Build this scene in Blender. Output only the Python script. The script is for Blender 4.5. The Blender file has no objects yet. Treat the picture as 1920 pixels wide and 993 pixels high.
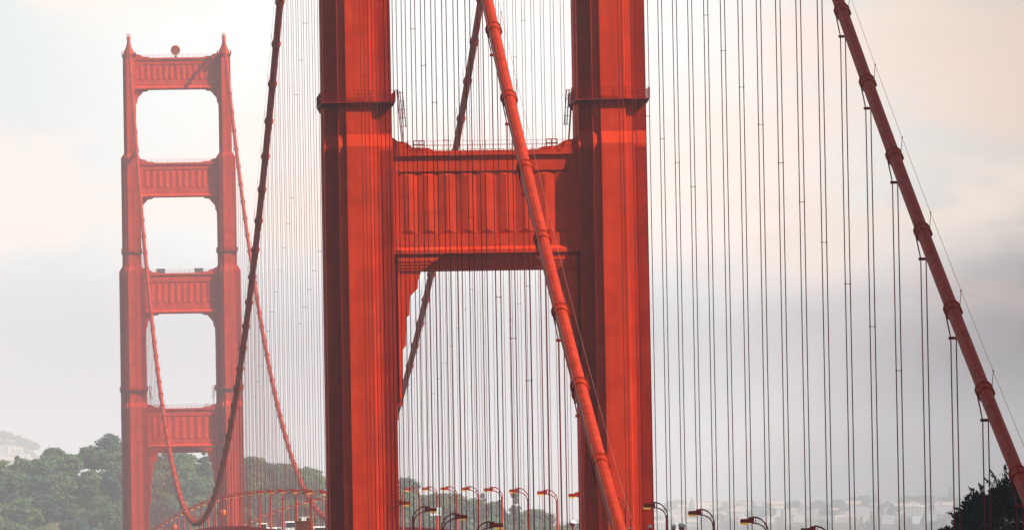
import bpy, bmesh, math, random
from mathutils import Vector, Matrix

random.seed(7)
R = math.radians
COL = bpy.context.scene.collection
SC = bpy.context.scene

# ------------------------------------------------------------------ site constants (metres, z above the water)
SPAN = 1280.16            # tower to tower
CX = 13.716               # cable planes at x = +-CX
CAM = (-52.763, -765.656, 76.987)
YAW, PITCH, ROLL, FPX = 0.07257, 0.04056, 0.01782, 13315.96

def road_z(y):
    if y < 0:
        return 75.5 + 0.022 * y
    if y > SPAN:
        return 75.5 - 0.022 * (y - SPAN)
    return 75.5 + 5.5 * (1 - ((y - SPAN / 2) / (SPAN / 2)) ** 2)

def main_cable_z(y):
    t = (y - SPAN / 2) / (SPAN / 2)
    return 84.11 + 143.4 * t * t

SIDE = {-1: (-0.60192, 4.2155e-4), 1: (-0.57495, 3.1958e-4)}
def side_cable_z(s, side):
    a, b = SIDE[side]
    return 227.0 + a * s + b * s * s

# ------------------------------------------------------------------ mesh builder
class MB:
    def __init__(self):
        self.v, self.f, self.s = [], [], []
    def add(self, verts, faces, smooth=False):
        o = len(self.v)
        self.v += [tuple(p) for p in verts]
        for f in faces:
            self.f.append([i + o for i in f]); self.s.append(smooth)
    def box(self, x0, x1, y0, y1, z0, z1):
        v = [(x, y, z) for z in (z0, z1) for y in (y0, y1) for x in (x0, x1)]
        self.add(v, [(0, 2, 3, 1), (4, 5, 7, 6), (0, 1, 5, 4), (2, 6, 7, 3), (0, 4, 6, 2), (1, 3, 7, 5)])
    def hexa(self, v):   # 8 corners: bottom 4 round, top 4 round
        self.add(v, [(3, 2, 1, 0), (4, 5, 6, 7), (0, 1, 5, 4), (1, 2, 6, 5), (2, 3, 7, 6), (3, 0, 4, 7)])
    def prism_y(self, poly, y0, y1):     # polygon in xz pushed along y
        n = len(poly)
        v = [(x, y0, z) for x, z in poly] + [(x, y1, z) for x, z in poly]
        self.add(v, [list(range(n)), list(range(2 * n - 1, n - 1, -1))] +
                 [(i, (i + 1) % n, n + (i + 1) % n, n + i) for i in range(n)])
    def prism_x(self, poly, x0, x1):     # polygon in yz pushed along x
        n = len(poly)
        v = [(x0, y, z) for y, z in poly] + [(x1, y, z) for y, z in poly]
        self.add(v, [list(range(n)), list(range(2 * n - 1, n - 1, -1))] +
                 [(i, (i + 1) % n, n + (i + 1) % n, n + i) for i in range(n)])
    def loft(self, rings, smooth=False, cap=True):
        n = len(rings[0]); v = [p for r in rings for p in r]; f = []
        for k in range(len(rings) - 1):
            for i in range(n):
                j = (i + 1) % n
                f.append((k * n + i, k * n + j, (k + 1) * n + j, (k + 1) * n + i))
        self.add(v, f, smooth)
        if cap:
            self.add(rings[0], [list(range(n - 1, -1, -1))]); self.add(rings[-1], [list(range(n))])
    def tube(self, pts, rad, n=8, cap=True, smooth=True):
        pts = [Vector(p) for p in pts]
        rr = rad if isinstance(rad, (list, tuple)) else [rad] * len(pts)
        rings = []
        for i, p in enumerate(pts):
            a = pts[max(i - 1, 0)]; b = pts[min(i + 1, len(pts) - 1)]
            t = (b - a).normalized()
            ref = Vector((1, 0, 0)) if abs(t.x) < 0.8 else Vector((0, 1, 0))
            u = t.cross(ref).normalized(); w = t.cross(u)
            rings.append([tuple(p + rr[i] * (math.cos(2 * math.pi * k / n) * u + math.sin(2 * math.pi * k / n) * w)) for k in range(n)])
        self.loft(rings, smooth, cap)
    def lathe(self, prof, c=(0, 0, 0), n=16, axis='z'):
        rings = []
        for r, h in prof:
            ring = []
            for k in range(n):
                a = 2 * math.pi * k / n
                if axis == 'z': p = (c[0] + r * math.cos(a), c[1] + r * math.sin(a), c[2] + h)
                elif axis == 'y': p = (c[0] + r * math.cos(a), c[1] + h, c[2] + r * math.sin(a))
                else: p = (c[0] + h, c[1] + r * math.cos(a), c[2] + r * math.sin(a))
                ring.append(p)
            rings.append(ring)
        self.loft(rings, True, True)
    def mesh(self, name, mat, recalc=True):
        m = bpy.data.meshes.new(name)
        m.from_pydata(self.v, [], self.f); m.update()
        m.polygons.foreach_set('use_smooth', self.s)
        mats = mat if isinstance(mat, (list, tuple)) else [mat]
        for q in mats: m.materials.append(q)
        if recalc:
            b = bmesh.new(); b.from_mesh(m)
            bmesh.ops.recalc_face_normals(b, faces=b.faces)
            b.to_mesh(m); b.free()
        return m
    def build(self, name, mat, parent=None, loc=(0, 0, 0), recalc=True):
        o = bpy.data.objects.new(name, self.mesh(name, mat, recalc)); COL.objects.link(o)
        o.location = loc
        if parent is not None: o.parent = parent
        return o

def tag(o, label=None, cat=None, group=None, kind=None):
    if label: o['label'] = label
    if cat: o['category'] = cat
    if group: o['group'] = group
    if kind: o['kind'] = kind
    return o

def empty(name, loc, label=None, cat=None, group=None, rz=0.0):
    o = bpy.data.objects.new(name, None); COL.objects.link(o)
    o.empty_display_size = 0.5
    o.location = loc; o.rotation_euler = (0, 0, rz)
    return tag(o, label, cat, group)

def copy_tree(o, kids, parent=None):
    c = o.copy(); COL.objects.link(c)
    if parent is not None: c.parent = parent
    for k in kids.get(o.name, ()): copy_tree(k, kids, c)
    return c

def kids_of(root):
    d = {}
    def walk(o):
        d[o.name] = list(o.children)
        for c in o.children: walk(c)
    walk(root)
    return d

ONES = 'zeroth first second third fourth fifth sixth seventh eighth ninth tenth eleventh twelfth thirteenth fourteenth fifteenth sixteenth seventeenth eighteenth nineteenth'.split()
TENS = {2: 'twent', 3: 'thirt', 4: 'fort', 5: 'fift', 6: 'sixt', 7: 'sevent', 8: 'eight', 9: 'ninet'}
def ordinal(n):
    if n < 20: return ONES[n]
    t, u = divmod(n, 10)
    return TENS[t] + 'ieth' if u == 0 else TENS[t] + 'y-' + ONES[u]

# ------------------------------------------------------------------ materials
def new_mat(name):
    m = bpy.data.materials.new(name); m.use_nodes = True
    nt = m.node_tree; b = nt.nodes['Principled BSDF']
    return m, nt, b

def noise_mat(name, c1, c2, scale, rough=0.6, spec=0.3, stretch=(1, 1, 1), streak=0.0, plates=0.0, bump=0.0, detail=5.0, metal=0.0, per_object=0.0, c3=None):
    m, nt, b = new_mat(name); N, L = nt.nodes, nt.links
    tc = N.new('ShaderNodeTexCoord'); mp = N.new('ShaderNodeMapping'); mp.inputs['Scale'].default_value = stretch
    nz = N.new('ShaderNodeTexNoise'); nz.inputs['Scale'].default_value = scale; nz.inputs['Detail'].default_value = detail
    cr = N.new('ShaderNodeValToRGB')
    cr.color_ramp.elements[0].position = 0.32; cr.color_ramp.elements[0].color = (*c1, 1)
    cr.color_ramp.elements[1].position = 0.68; cr.color_ramp.elements[1].color = (*c2, 1)
    if c3:
        e = cr.color_ramp.elements.new(0.5); e.color = (*c3, 1)
    L.new(tc.outputs['Object'], mp.inputs['Vector']); L.new(mp.outputs[0], nz.inputs['Vector']); L.new(nz.outputs['Fac'], cr.inputs[0])
    col = cr.outputs[0]
    if streak > 0:
        mp2 = N.new('ShaderNodeMapping'); mp2.inputs['Scale'].default_value = (1.6, 1.6, 0.07)
        n2 = N.new('ShaderNodeTexNoise'); n2.inputs['Scale'].default_value = 1.0; n2.inputs['Detail'].default_value = 6
        r2 = N.new('ShaderNodeMapRange'); r2.inputs[1].default_value = 0.35; r2.inputs[2].default_value = 0.7
        r2.inputs[3].default_value = 1.0 - streak; r2.inputs[4].default_value = 1.0 + streak * 0.4
        mx = N.new('ShaderNodeMix'); mx.data_type = 'RGBA'; mx.blend_type = 'MULTIPLY'; mx.inputs[0].default_value = 1
        L.new(tc.outputs['Object'], mp2.inputs['Vector']); L.new(mp2.outputs[0], n2.inputs['Vector']); L.new(n2.outputs['Fac'], r2.inputs[0])
        L.new(col, mx.inputs[6]); L.new(r2.outputs[0], mx.inputs[7]); col = mx.outputs[2]
    if plates > 0:      # painted plates: courses of slightly different age, thin joints
        sx = N.new('ShaderNodeSeparateXYZ'); cx = N.new('ShaderNodeCombineXYZ'); ad = N.new('ShaderNodeMath'); ad.operation = 'ADD'
        L.new(tc.outputs['Object'], sx.inputs[0]); L.new(sx.outputs[0], ad.inputs[0]); L.new(sx.outputs[1], ad.inputs[1])
        L.new(ad.outputs[0], cx.inputs[0]); L.new(sx.outputs[2], cx.inputs[1])
        bt = N.new('ShaderNodeTexBrick'); bt.inputs['Scale'].default_value = 1.0; bt.inputs['Brick Width'].default_value = 1.75; bt.inputs['Row Height'].default_value = 6.325
        bt.inputs['Mortar Size'].default_value = 0.022; bt.inputs['Color1'].default_value = (1 - plates,) * 3 + (1,); bt.inputs['Color2'].default_value = (1 + plates,) * 3 + (1,)
        bt.inputs['Mortar'].default_value = (.72, .72, .72, 1); bt.offset = 0.0
        L.new(cx.outputs[0], bt.inputs['Vector'])
        mx = N.new('ShaderNodeMix'); mx.data_type = 'RGBA'; mx.blend_type = 'MULTIPLY'; mx.inputs[0].default_value = 1
        L.new(col, mx.inputs[6]); L.new(bt.outputs['Color'], mx.inputs[7]); col = mx.outputs[2]
    if per_object > 0:
        oi = N.new('ShaderNodeObjectInfo'); r3 = N.new('ShaderNodeMapRange')
        r3.inputs[3].default_value = 1 - per_object; r3.inputs[4].default_value = 1 + per_object
        mx = N.new('ShaderNodeMix'); mx.data_type = 'RGBA'; mx.blend_type = 'MULTIPLY'; mx.inputs[0].default_value = 1
        L.new(oi.outputs['Random'], r3.inputs[0]); L.new(col, mx.inputs[6]); L.new(r3.outputs[0], mx.inputs[7]); col = mx.outputs[2]
    L.new(col, b.inputs['Base Color'])
    b.inputs['Roughness'].default_value = rough; b.inputs['Specular IOR Level'].default_value = spec
    b.inputs['Metallic'].default_value = metal
    if bump > 0:
        bp = N.new('ShaderNodeBump'); bp.inputs['Strength'].default_value = bump; bp.inputs['Distance'].default_value = 0.05
        L.new(nz.outputs['Fac'], bp.inputs['Height']); L.new(bp.outputs[0], b.inputs['Normal'])
    return m

def flat_mat(name, c, rough=0.5, spec=0.4, metal=0.0):
    d = tuple(x * 0.88 for x in c)
    return noise_mat(name, d, c, 3.0, rough, spec, metal=metal)

M = {}
M['red'] = noise_mat('orange_red_paint', (0.46, 0.0235, 0.0035), (0.58, 0.0350, 0.0050), 0.5, 0.62, 0.05, streak=0.13, plates=0.07, bump=0.06)
M['cable'] = noise_mat('cable_paint', (0.31, 0.018, 0.004), (0.42, 0.031, 0.006), 1.6, 0.6, 0.10, streak=0.22, bump=0.15)
M['rope'] = noise_mat('rope_paint', (0.13, 0.010, 0.006), (0.20, 0.014, 0.008), 0.6, 0.7, 0.06)
M['darkred'] = noise_mat('weathered_red_steel', (0.15, 0.008, 0.005), (0.24, 0.012, 0.007), 1.0, 0.65, 0.08)
M['lampred'] = noise_mat('lamp_red_paint', (0.30, 0.016, 0.006), (0.40, 0.022, 0.008), 1.0, 0.5, 0.15)
M['armdark'] = noise_mat('lamp_arm_paint', (0.24, 0.018, 0.007), (0.32, 0.024, 0.009), 2.0, 0.5, 0.2)
M['amber'] = flat_mat('amber_lens', (0.85, 0.47, 0.12), 0.25, 0.5)
M['handrope'] = noise_mat('hand_rope', (0.24, 0.085, 0.06), (0.34, 0.12, 0.085), 2.0, 0.6, 0.2)
M['asphalt'] = noise_mat('asphalt', (0.045, 0.045, 0.047), (0.065, 0.064, 0.062), 1.5, 0.9, 0.2)
M['line'] = flat_mat('road_paint', (0.75, 0.74, 0.70), 0.7, 0.2)
M['conc'] = noise_mat('concrete', (0.30, 0.29, 0.27), (0.40, 0.385, 0.36), 0.6, 0.9, 0.2, streak=0.15)
M['white'] = flat_mat('white_enamel', (0.78, 0.78, 0.76), 0.4)
M['grey'] = flat_mat('grey_marks', (0.25, 0.25, 0.26), 0.6)
M['cabinet'] = noise_mat('green_grey_cabinet', (0.075, 0.10, 0.085), (0.11, 0.135, 0.115), 1.0, 0.6, 0.3)
M['brown'] = noise_mat('brown_boards', (0.115, 0.035, 0.016), (0.18, 0.055, 0.024), 0.8, 0.75, 0.15, stretch=(1, 1, 0.3))
M['glass'] = flat_mat('dark_glass', (0.03, 0.035, 0.04), 0.1, 0.6)
M['farglass'] = flat_mat('grey_glass', (0.16, 0.16, 0.17), 0.3, 0.4)
M['black'] = flat_mat('black_rubber', (0.02, 0.02, 0.02), 0.8, 0.2)
M['dark_car'] = flat_mat('dark_car_paint', (0.035, 0.037, 0.045), 0.25, 0.5)
M['silver'] = flat_mat('silver_car_paint', (0.55, 0.56, 0.57), 0.3, 0.5, 0.3)
M['cream'] = flat_mat('cream_van_paint', (0.72, 0.66, 0.48), 0.35, 0.5)
M['disc'] = flat_mat('orange_disc_paint', (0.75, 0.13, 0.02), 0.5, 0.3)
_b = M['amber'].node_tree.nodes['Principled BSDF']; _b.inputs['Emission Color'].default_value = (1.0, .55, .13, 1); _b.inputs['Emission Strength'].default_value = .2   # sodium lamps, just lit
M['globe'] = flat_mat('frosted_globe', (0.62, 0.56, 0.50), 0.25, 0.5)
M['tail'] = flat_mat('tail_lens', (0.5, 0.02, 0.015), 0.3, 0.5)

def leaf_mat(name, c1, c2, scale=0.35, var=0.25):
    m = noise_mat(name, c1, c2, scale, 0.75, 0.12, per_object=var)
    return m
M['leaf_a'] = leaf_mat('leaf_mid_green', (0.046, 0.086, 0.030), (0.084, 0.134, 0.044))
M['leaf_b'] = leaf_mat('leaf_olive', (0.060, 0.090, 0.028), (0.112, 0.140, 0.046))
M['leaf_c'] = leaf_mat('leaf_dark', (0.024, 0.055, 0.034), (0.046, 0.088, 0.050))
M['leaf_far'] = leaf_mat('leaf_far', (0.030, 0.050, 0.030), (0.060, 0.085, 0.048))
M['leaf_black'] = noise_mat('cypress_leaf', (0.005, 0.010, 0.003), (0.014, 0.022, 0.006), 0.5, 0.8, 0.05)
M['bark'] = noise_mat('bark', (0.05, 0.038, 0.028), (0.10, 0.08, 0.06), 2.0, 0.9, 0.1, stretch=(1, 1, 0.2))

# ------------------------------------------------------------------ bridge tower
def lerp(a, b, t): return a + (b - a) * t

def leg_ring(p, w, yp, d1, d2, z, cx=CX):
    """stepped plan of a tower leg: chamfered pier on front and back, two set-backs at each corner"""
    c = 0.07; m = p + .8 if w > 2 else p + .22
    q = [(p - c, yp), (p, yp - c), (p, yp - d1), (m, yp - d1), (m, yp - d2), (w, yp - d2), (w, yp * 0.32), (w + 0.12, yp * 0.32)]
    pts = [(x, y) for x, y in q] + [(x, -y) for x, y in reversed(q)]
    pts += [(-x, -y) for x, y in q] + [(-x, y) for x, y in reversed(q)]
    return [(cx + x, y, z) for x, y in pts]

def tower_leg_mesh(sx):
    mb = MB()
    # (z, pier half, leg half, pier front, step1, step2)
    lv = [(8, 1.5, 4.5, 7.4, .42, 1.8), (66, 1.45, 4.0, 6.2, .42, 1.6), (68, 1.42, 3.72, 5.9, .42, 1.55),
          (120.9, 1.40, 3.68, 5.65, .42, 1.55), (122.2, 1.38, 3.66, 5.1, .40, 1.30),
          (159.9, 1.36, 3.60, 5.0, .40, 1.3), (161.5, 1.12, 2.62, 4.7, .36, 1.1),
          (192.6, 1.10, 2.58, 4.5, .36, 1.1), (193.9, 1.02, 1.68, 4.1, .2, .5), (222.0, 1.0, 1.64, 3.9, .2, .5)]
    c = sx * CX
    for k in range(len(lv) - 1):
        a, b = lv[k], lv[k + 1]
        mb.loft([leg_ring(*a[1:], a[0], c), leg_ring(*b[1:], b[0], c)], False, False)
    mb.add(leg_ring(*lv[-1][1:], 222.0, c), [list(range(32))])
    # weld seams across the pier faces
    for z in [77.0 + 12.65 * i for i in range(11)]:
        for j in range(len(lv) - 1):
            if lv[j][0] <= z < lv[j + 1][0]:
                t = (z - lv[j][0]) / (lv[j + 1][0] - lv[j][0]); L = [lerp(lv[j][i], lv[j + 1][i], t) for i in range(6)]
                for s in (-1, 1):
                    y = s * L[3]; mb.box(c - L[1] + .1, c + L[1] - .1, min(y, y + s * .02), max(y, y + s * .02), z, z + .05)
                    ym = s * (L[3] - L[5])
                    for q in (-1, 1):
                        xa, xb = sorted((c + q * (L[1] + .82), c + q * (L[2] - .02)))
                        mb.box(xa, xb, min(ym, ym + s * .02), max(ym, ym + s * .02), z, z + .05)
    # vertical ribs standing on the set-backs (front and back)
    for z0, z1, i0 in ((76, 120.6, 3), (122.5, 159.5, 4), (162, 192, 6)):
        L0 = lv[i0 - 1] if i0 != 3 else lv[2]; L1 = lv[i0]
        if i0 == 4: L0, L1 = lv[4], lv[5]
        if i0 == 6: L0, L1 = lv[6], lv[7]
        for s in (-1, 1):
            for q in (-1, 1):
                for t in [0.37 + .0475 * i for i in range(14)]:
                    mid = True
                    def P(L, dx):
                        x = c + q * lerp(L[1], L[2], t) + dx
                        y = s * (L[3] - (L[5] if mid else L[4]))
                        return x, y
                    h = 0.02; dd = 0.075
                    xa, ya = P(L0, 0); xb, yb = P(L1, 0)
                    mb.hexa([(xa - h, ya - s * .05, z0), (xa + h, ya - s * .05, z0), (xa + h, ya + s * dd, z0), (xa - h, ya + s * dd, z0),
                             (xb - h, yb - s * .05, z1), (xb + h, yb - s * .05, z1), (xb + h, yb + s * dd, z1), (xb - h, yb + s * dd, z1)])
    # small hatch outlines on the front pier
    for z in (94.2, 111.0, 140.0):
        y = -5.70 if z < 120 else -5.08
        mb.box(c - .25, c - .21, y - .01, y + .2, z, z + 1.6); mb.box(c - .25, c + .35, y - .01, y + .2, z - .04, z)
    return mb

def gallery_mesh(sx, z, w, yp, bot=True, rail_h=1.15):
    mb = MB(); c = sx * CX; o = 0.30
    x0, x1, y0, y1 = c - w - o, c + w + o, -yp - o, yp + o
    mb.box(x0, x1, y0, y1, z, z + .16)
    if bot:  # coved underside and bracket teeth
        n = 9
        for i in range(n):
            x = lerp(c - w + .1, c + w - .1, i / (n - 1))
            for q in (-1, 1):
                mb.prism_x([(q * (yp + o - .04), z), (q * (yp - .3), z), (q * (yp - .3), z - .45), (q * (yp + .02), z - .45)], x - .06, x + .06)
        for i in range(7):
            y = lerp(-yp + .15, yp - .15, i / 6)
            for q in (-1, 1):
                mb.prism_y([(c + q * (w + o - .04), z), (c + q * (w - .3), z), (c + q * (w - .3), z - .45), (c + q * (w + .02), z - .45)], y - .06, y + .06)
    t = .035
    for h in (.45, .8, rail_h):
        zz = z + .16 + h
        mb.box(x0, x1, y0 - t / 2, y0 + t / 2, zz - t, zz); mb.box(x0, x1, y1 - t / 2, y1 + t / 2, zz - t, zz)
        mb.box(x0 - t / 2, x0 + t / 2, y0, y1, zz - t * .9, zz - .005); mb.box(x1 - t / 2, x1 + t / 2, y0, y1, zz - t * .9, zz - .005)
    nx = 6; ny = 9
    for i in range(nx + 1):
        x = lerp(x0, x1, i / nx)
        for y in (y0, y1): mb.box(x - .04, x + .04, y - .04, y + .04, z + .16, z + .2 + rail_h)
    for i in range(1, ny):
        y = lerp(y0, y1, i / ny)
        for x in (x0, x1): mb.box(x - .04, x + .04, y - .04, y + .04, z + .16, z + .2 + rail_h)
    return mb

def pinnacle_mesh(sx):
    mb = MB(); c = sx * CX
    prof = [(1.55, 222.0), (1.62, 222.5), (1.5, 223.1), (1.15, 223.9), (.82, 224.6), (.62, 225.2), (.5, 225.8), (.46, 226.9), (.55, 227.0), (.55, 227.15)]
    mb.lathe([(r, z) for r, z in prof], (c, 0, 0), 16)
    mb.lathe([(.14, 227.15), (.16, 227.6), (.1, 227.9), (.03, 228.0), (.02, 229.4)], (c, 0, 0), 8)
    for a in range(8):
        x, y = c + .6 * math.cos(a * math.pi / 4), .6 * math.sin(a * math.pi / 4)
        mb.tube([(x, y, 226.9), (x, y, 228.3)], .03, 5)
    for h in (227.5, 227.9, 228.3):
        mb.tube([(c + .6 * math.cos(a * math.pi / 6), .6 * math.sin(a * math.pi / 6), h) for a in range(13)], .03, 5)
    return mb

STRUTS = [  # top, panel top, panel bottom, ledge, soffit, bracket foot, inner edge of legs, depth half, ridges
    (221.3, 219.4, 214.8, 213.0, 212.2, 205.5, 12.08, 2.3, 13),
    (191.0, 189.1, 183.7, 181.9, 181.2, 175.0, 11.14, 2.9, 11),
    (159.2, 156.7, 150.4, 148.5, 147.7, 140.6, 10.12, 3.4, 10),
    (120.4, 118.2, 111.45, 109.95, 107.65, 93.1, 10.04, 3.75, 9)]

def strut_parts(k):
    zt, p1, p0, zl, zs, zb, xi, hs, n = STRUTS[k]
    X = xi + .5
    a = MB()
    for s in (-1, 1):
        pass
    y = hs
    zl2 = zl - .62                                   # bottom of the projecting lower lip
    a.box(-X, X, -(y - 1.15), y - 1.15, zs, zt - .02)           # web box
    a.box(-X, X, -(y - .80), y - .80, zl - .3, zt - .3)         # girder body above the soffit
    a.box(-X, X, -(y - .0), y - .0, zt - .52, zt)             # cornice
    a.box(-X, X, -(y - .28), y - .28, p1, zt - .525)            # upper fascia
    # lower fascia and lip with a sloping top
    a.box(-X, X, -(y - .28), y - .28, zl, p0)
    for s in (-1, 1):
        a.prism_x([(s * (y - .6), zl2), (s * (y + .10), zl2), (s * (y + .10), zl - .22), (s * (y - .30), zl + .12), (s * (y - .6), zl + .12)], -X, X)
    # side frames beside the fluted panel
    xp = xi - 1.0 if k < 3 else xi - .55
    for s in (-1, 1):
        x0, x1 = sorted((s * xp, s * X)); a.box(x0, x1, -(y - .285), y - .285, p0 - .005, p1 + .005)
    # upper corner steps against the legs
    h = (121.85 - 120.4)
    for s in (-1, 1):
        st = [(xi + .4, zt - .3), (xi + .4, zt + h), (xi - .12, zt + h), (xi - .55, zt + h * .76), (xi - 1.6, zt + h * .62), (xi - 2.1, zt + h * .28), (xi - 3.9, zt + h * .22), (xi - 4.5, zt + .01), (xi - 4.6, zt - .3)]
        a.prism_y([(s * x, z) for x, z in st], -(y - .16), y - .16)
    # top edge railing of the strut
    for yy in (-(y - .1), y - .1):
        for hz in (.55, 1.05): a.tube([(-xi, yy, zt + hz), (xi, yy, zt + hz)], .018, 4)
        for i in range(15):
            x = lerp(-xi + .3, xi - .3, i / 14); a.tube([(x, yy, zt - .05), (x, yy, zt + 1.05)], .02, 4)
        for i in range(46):
            x = lerp(-xi + .4, xi - .4, i / 45); a.box(x - .04, x + .04, yy - .05, yy + .05, zt - .02, zt + .13)
    f = MB()
    w = 2 * xp / n
    yb, yr = y - .50, y - .31
    f.box(-xp + .02, xp - .02, -(yb + .004), yb + .004, p0 + .05, p1 - .05)
    for s in (-1, 1):
        for i in range(n):
            x0 = -xp + i * w; x1 = x0 + w; xm = x0 + w * .52
            e = 0.45; zA, zB = p0 + .02, p1 - .02
            v = [(x0, s * yb, zA), (x1, s * yb, zA), (x0, s * yb, zB), (x1, s * yb, zB), (xm, s * yr, zA + e), (xm, s * yr, zB - e), (xm, s * yb, zA), (xm, s * yb, zB)]
            f.add(v, [(0, 4, 5, 2), (4, 1, 3, 5), (0, 6, 4), (6, 1, 4), (2, 5, 7), (7, 5, 3)] if s < 0 else
                  [(0, 2, 5, 4), (4, 5, 3, 1), (0, 4, 6), (6, 4, 1), (2, 7, 5), (7, 3, 5)])
    # corner brackets under the strut
    br = []
    for s in (-1, 1):
        b = MB()
        H = zl2 - zb; W = 3.0 if k == 3 else 3.6
        if k == 3:
            pr = [(xi - .34, zl2 - .05), (xi - 3.2, zl2 - .05), (xi - 3.15, 108.3), (xi - 3.1, 107.75), (xi - 2.85, 107.6), (xi - 2.8, 107.2), (xi - 2.55, 106.5), (xi - 2.5, 105.65),
                  (xi - 1.75, 104.9), (xi - 1.6, 104.55), (xi - 1.55, 102.8), (xi - 1.2, 102.5), (xi - 1.12, 99.5), (xi - .78, 99.1), (xi - .7, 94.0), (xi - .5, 93.5), (xi - .34, 93.5)]
            b.prism_y([(s * x, z) for x, z in pr], -(y - .42), y - .42)
            x0, x1 = sorted((s * (xi - .5), s * (xi + .3))); b.box(x0, x1, -(y - 1.3), y - 1.3, 93.1, zl2 - .1)
            # corbel courses that step back under the lip
            for j, (dz, xx, dy) in enumerate(((.38, 4.85, .02), (.80, 4.3, .10), (1.14, 3.85, .18), (1.44, 3.45, .26))):
                z1 = zl2 - .03 - dz; z0 = z1 - (.41 if j == 0 else .32)
                x0, x1 = sorted((s * (xi - xx), s * (xi - .45)))
                for q in (-1, 1):
                    ya, yb2 = sorted((q * (y - dy), q * (y - 1.1)))
                    xo = s * (xi - xx + .45)
                    b.hexa([(xo, ya, z0), (s * (xi - .45), ya, z0), (s * (xi - .45), yb2, z0), (xo, yb2, z0),
                            (s * (xi - xx), ya, z1), (s * (xi - .45), ya, z1), (s * (xi - .45), yb2, z1), (s * (xi - xx), yb2, z1)])
            # raised pilaster strip along the leg
            x0, x1 = sorted((s * (xi - .66), s * (xi - .36)))
            b.box(x0, x1, -(y - .30), y - .30, 93.8, zl2 - 2.0)
        else:
            pr = [(xi + .3, zl2 + .3), (xi - 4.1, zl2 + .3), (xi - 4.05, zs - .02), (xi - 3.75, zs - .05), (xi - 3.7, zs - .3), (xi - 2.2, zs - .55), (xi - 1.85, zs - 1.1), (xi - 1.1, zs - 1.9),
                  (xi - .65, zs - 2.6), (xi - .6, zs - 3.5), (xi - .2, zs - 4.2), (xi - .15, zb), (xi + .3, zb)]
            b.prism_y([(s * x, z) for x, z in pr], -(y - .7), y - .7)
        br.append(b)
    return a, f, br

def ladder_mesh(s):
    """caged ladder from the leg gallery down to the lowest strut, inner side of the leg"""
    m = MB(); y = -3.9
    def T(x): return s * abs(x)
    for dx in (0, .12):
        m.tube([(T(9.5 - dx), y - dx * 3, 127.0), (T(9.02 - dx), y - dx * 3, 121.2)], .05, 5)
    a0, a1, zlo = (9.15, 8.82, 123.0)
    for p in ((0, 0), (.28, 0), (0, .5), (.28, .5)):
        m.tube([(T(a0 - p[0]), y + p[1], 126.85), (T(a1 - p[0]), y + p[1], zlo)], .04, 5)
    for i in range(5):
        t = i / 4; x = lerp(a0, a1, t); z = lerp(126.7, zlo + .05, t)
        m.tube([(T(x + .3), y, z), (T(x - .4), y, z)], .03, 4)
        m.tube([(T(x - .28), y, z), (T(x - .28), y + .5, z)], .03, 4)
    for i in range(16):
        t = i / 15; x = lerp(9.48, 9.03, t); z = lerp(126.6, 121.4, t)
        m.tube([(T(x), y, z), (T(x - .12), y - .36, z)], .022, 4)
    # small railed platform on the strut
    for x in (7.75, 7.15, 6.6):
        for yy in (y, y + .9): m.tube([(T(x), yy, 120.6), (T(x), yy, 121.5)], .03, 4)
    for z in (121.1, 121.5):
        for yy in (y, y + .9): m.tube([(T(7.75), yy, z), (T(6.6), yy, z)], .028, 4)
    return m

def make_tower(label):
    t = empty('bridge_tower', (0, 0, 0), label, 'bridge tower', 'towers of the suspension bridge')
    for sx in (-1, 1):
        leg = tower_leg_mesh(sx).build('tower_leg', M['red'], t)
        for z, w, yp in ((125.55, 3.66, 5.25), (165.2, 2.62, 4.7), (221.9, 1.64, 3.9)):
            gallery_mesh(sx, z, w, yp, z < 200).build('gallery', M['darkred'], leg)
        pinnacle_mesh(sx).build('pinnacle', M['red'], leg)
        ladder_mesh(sx).build('access_ladder', M['darkred'], t)
    for k in range(4):
        a, f, br = strut_parts(k)
        s = a.build('cross_strut', M['red'], t)
        f.build('fluted_panel', M['red'], s, recalc=False)
        for b in br: b.build('corner_bracket', M['red'], s)
    # concrete pier at the water and portal beam under the deck
    p = MB(); p.loft([[(x * sx, y * sy, z) for x, y in ((24, -9), (27, 0), (24, 9), (-24, 9), (-27, 0), (-24, -9))] for z, sx, sy in ((-12, 1.05, 1.1), (7.5, 1, 1), (8.4, .97, .94))])
    p.build('concrete_pier', M['conc'], t)
    b = MB(); b.box(-11, 11, -3.4, 3.4, 61, 66.2); b.box(-11, 11, -2.9, 2.9, 28, 32)
    b.build('portal_beam', M['red'], t)
    return t

near = make_tower('near tower with two stepped orange-red legs and fluted strut, top beyond the frame')
far = copy_tree(near, kids_of(near)); far.location = (0, SPAN, 0)
far['label'] = 'whole far tower faded by haze, four fluted struts between pale orange-red legs'

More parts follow.
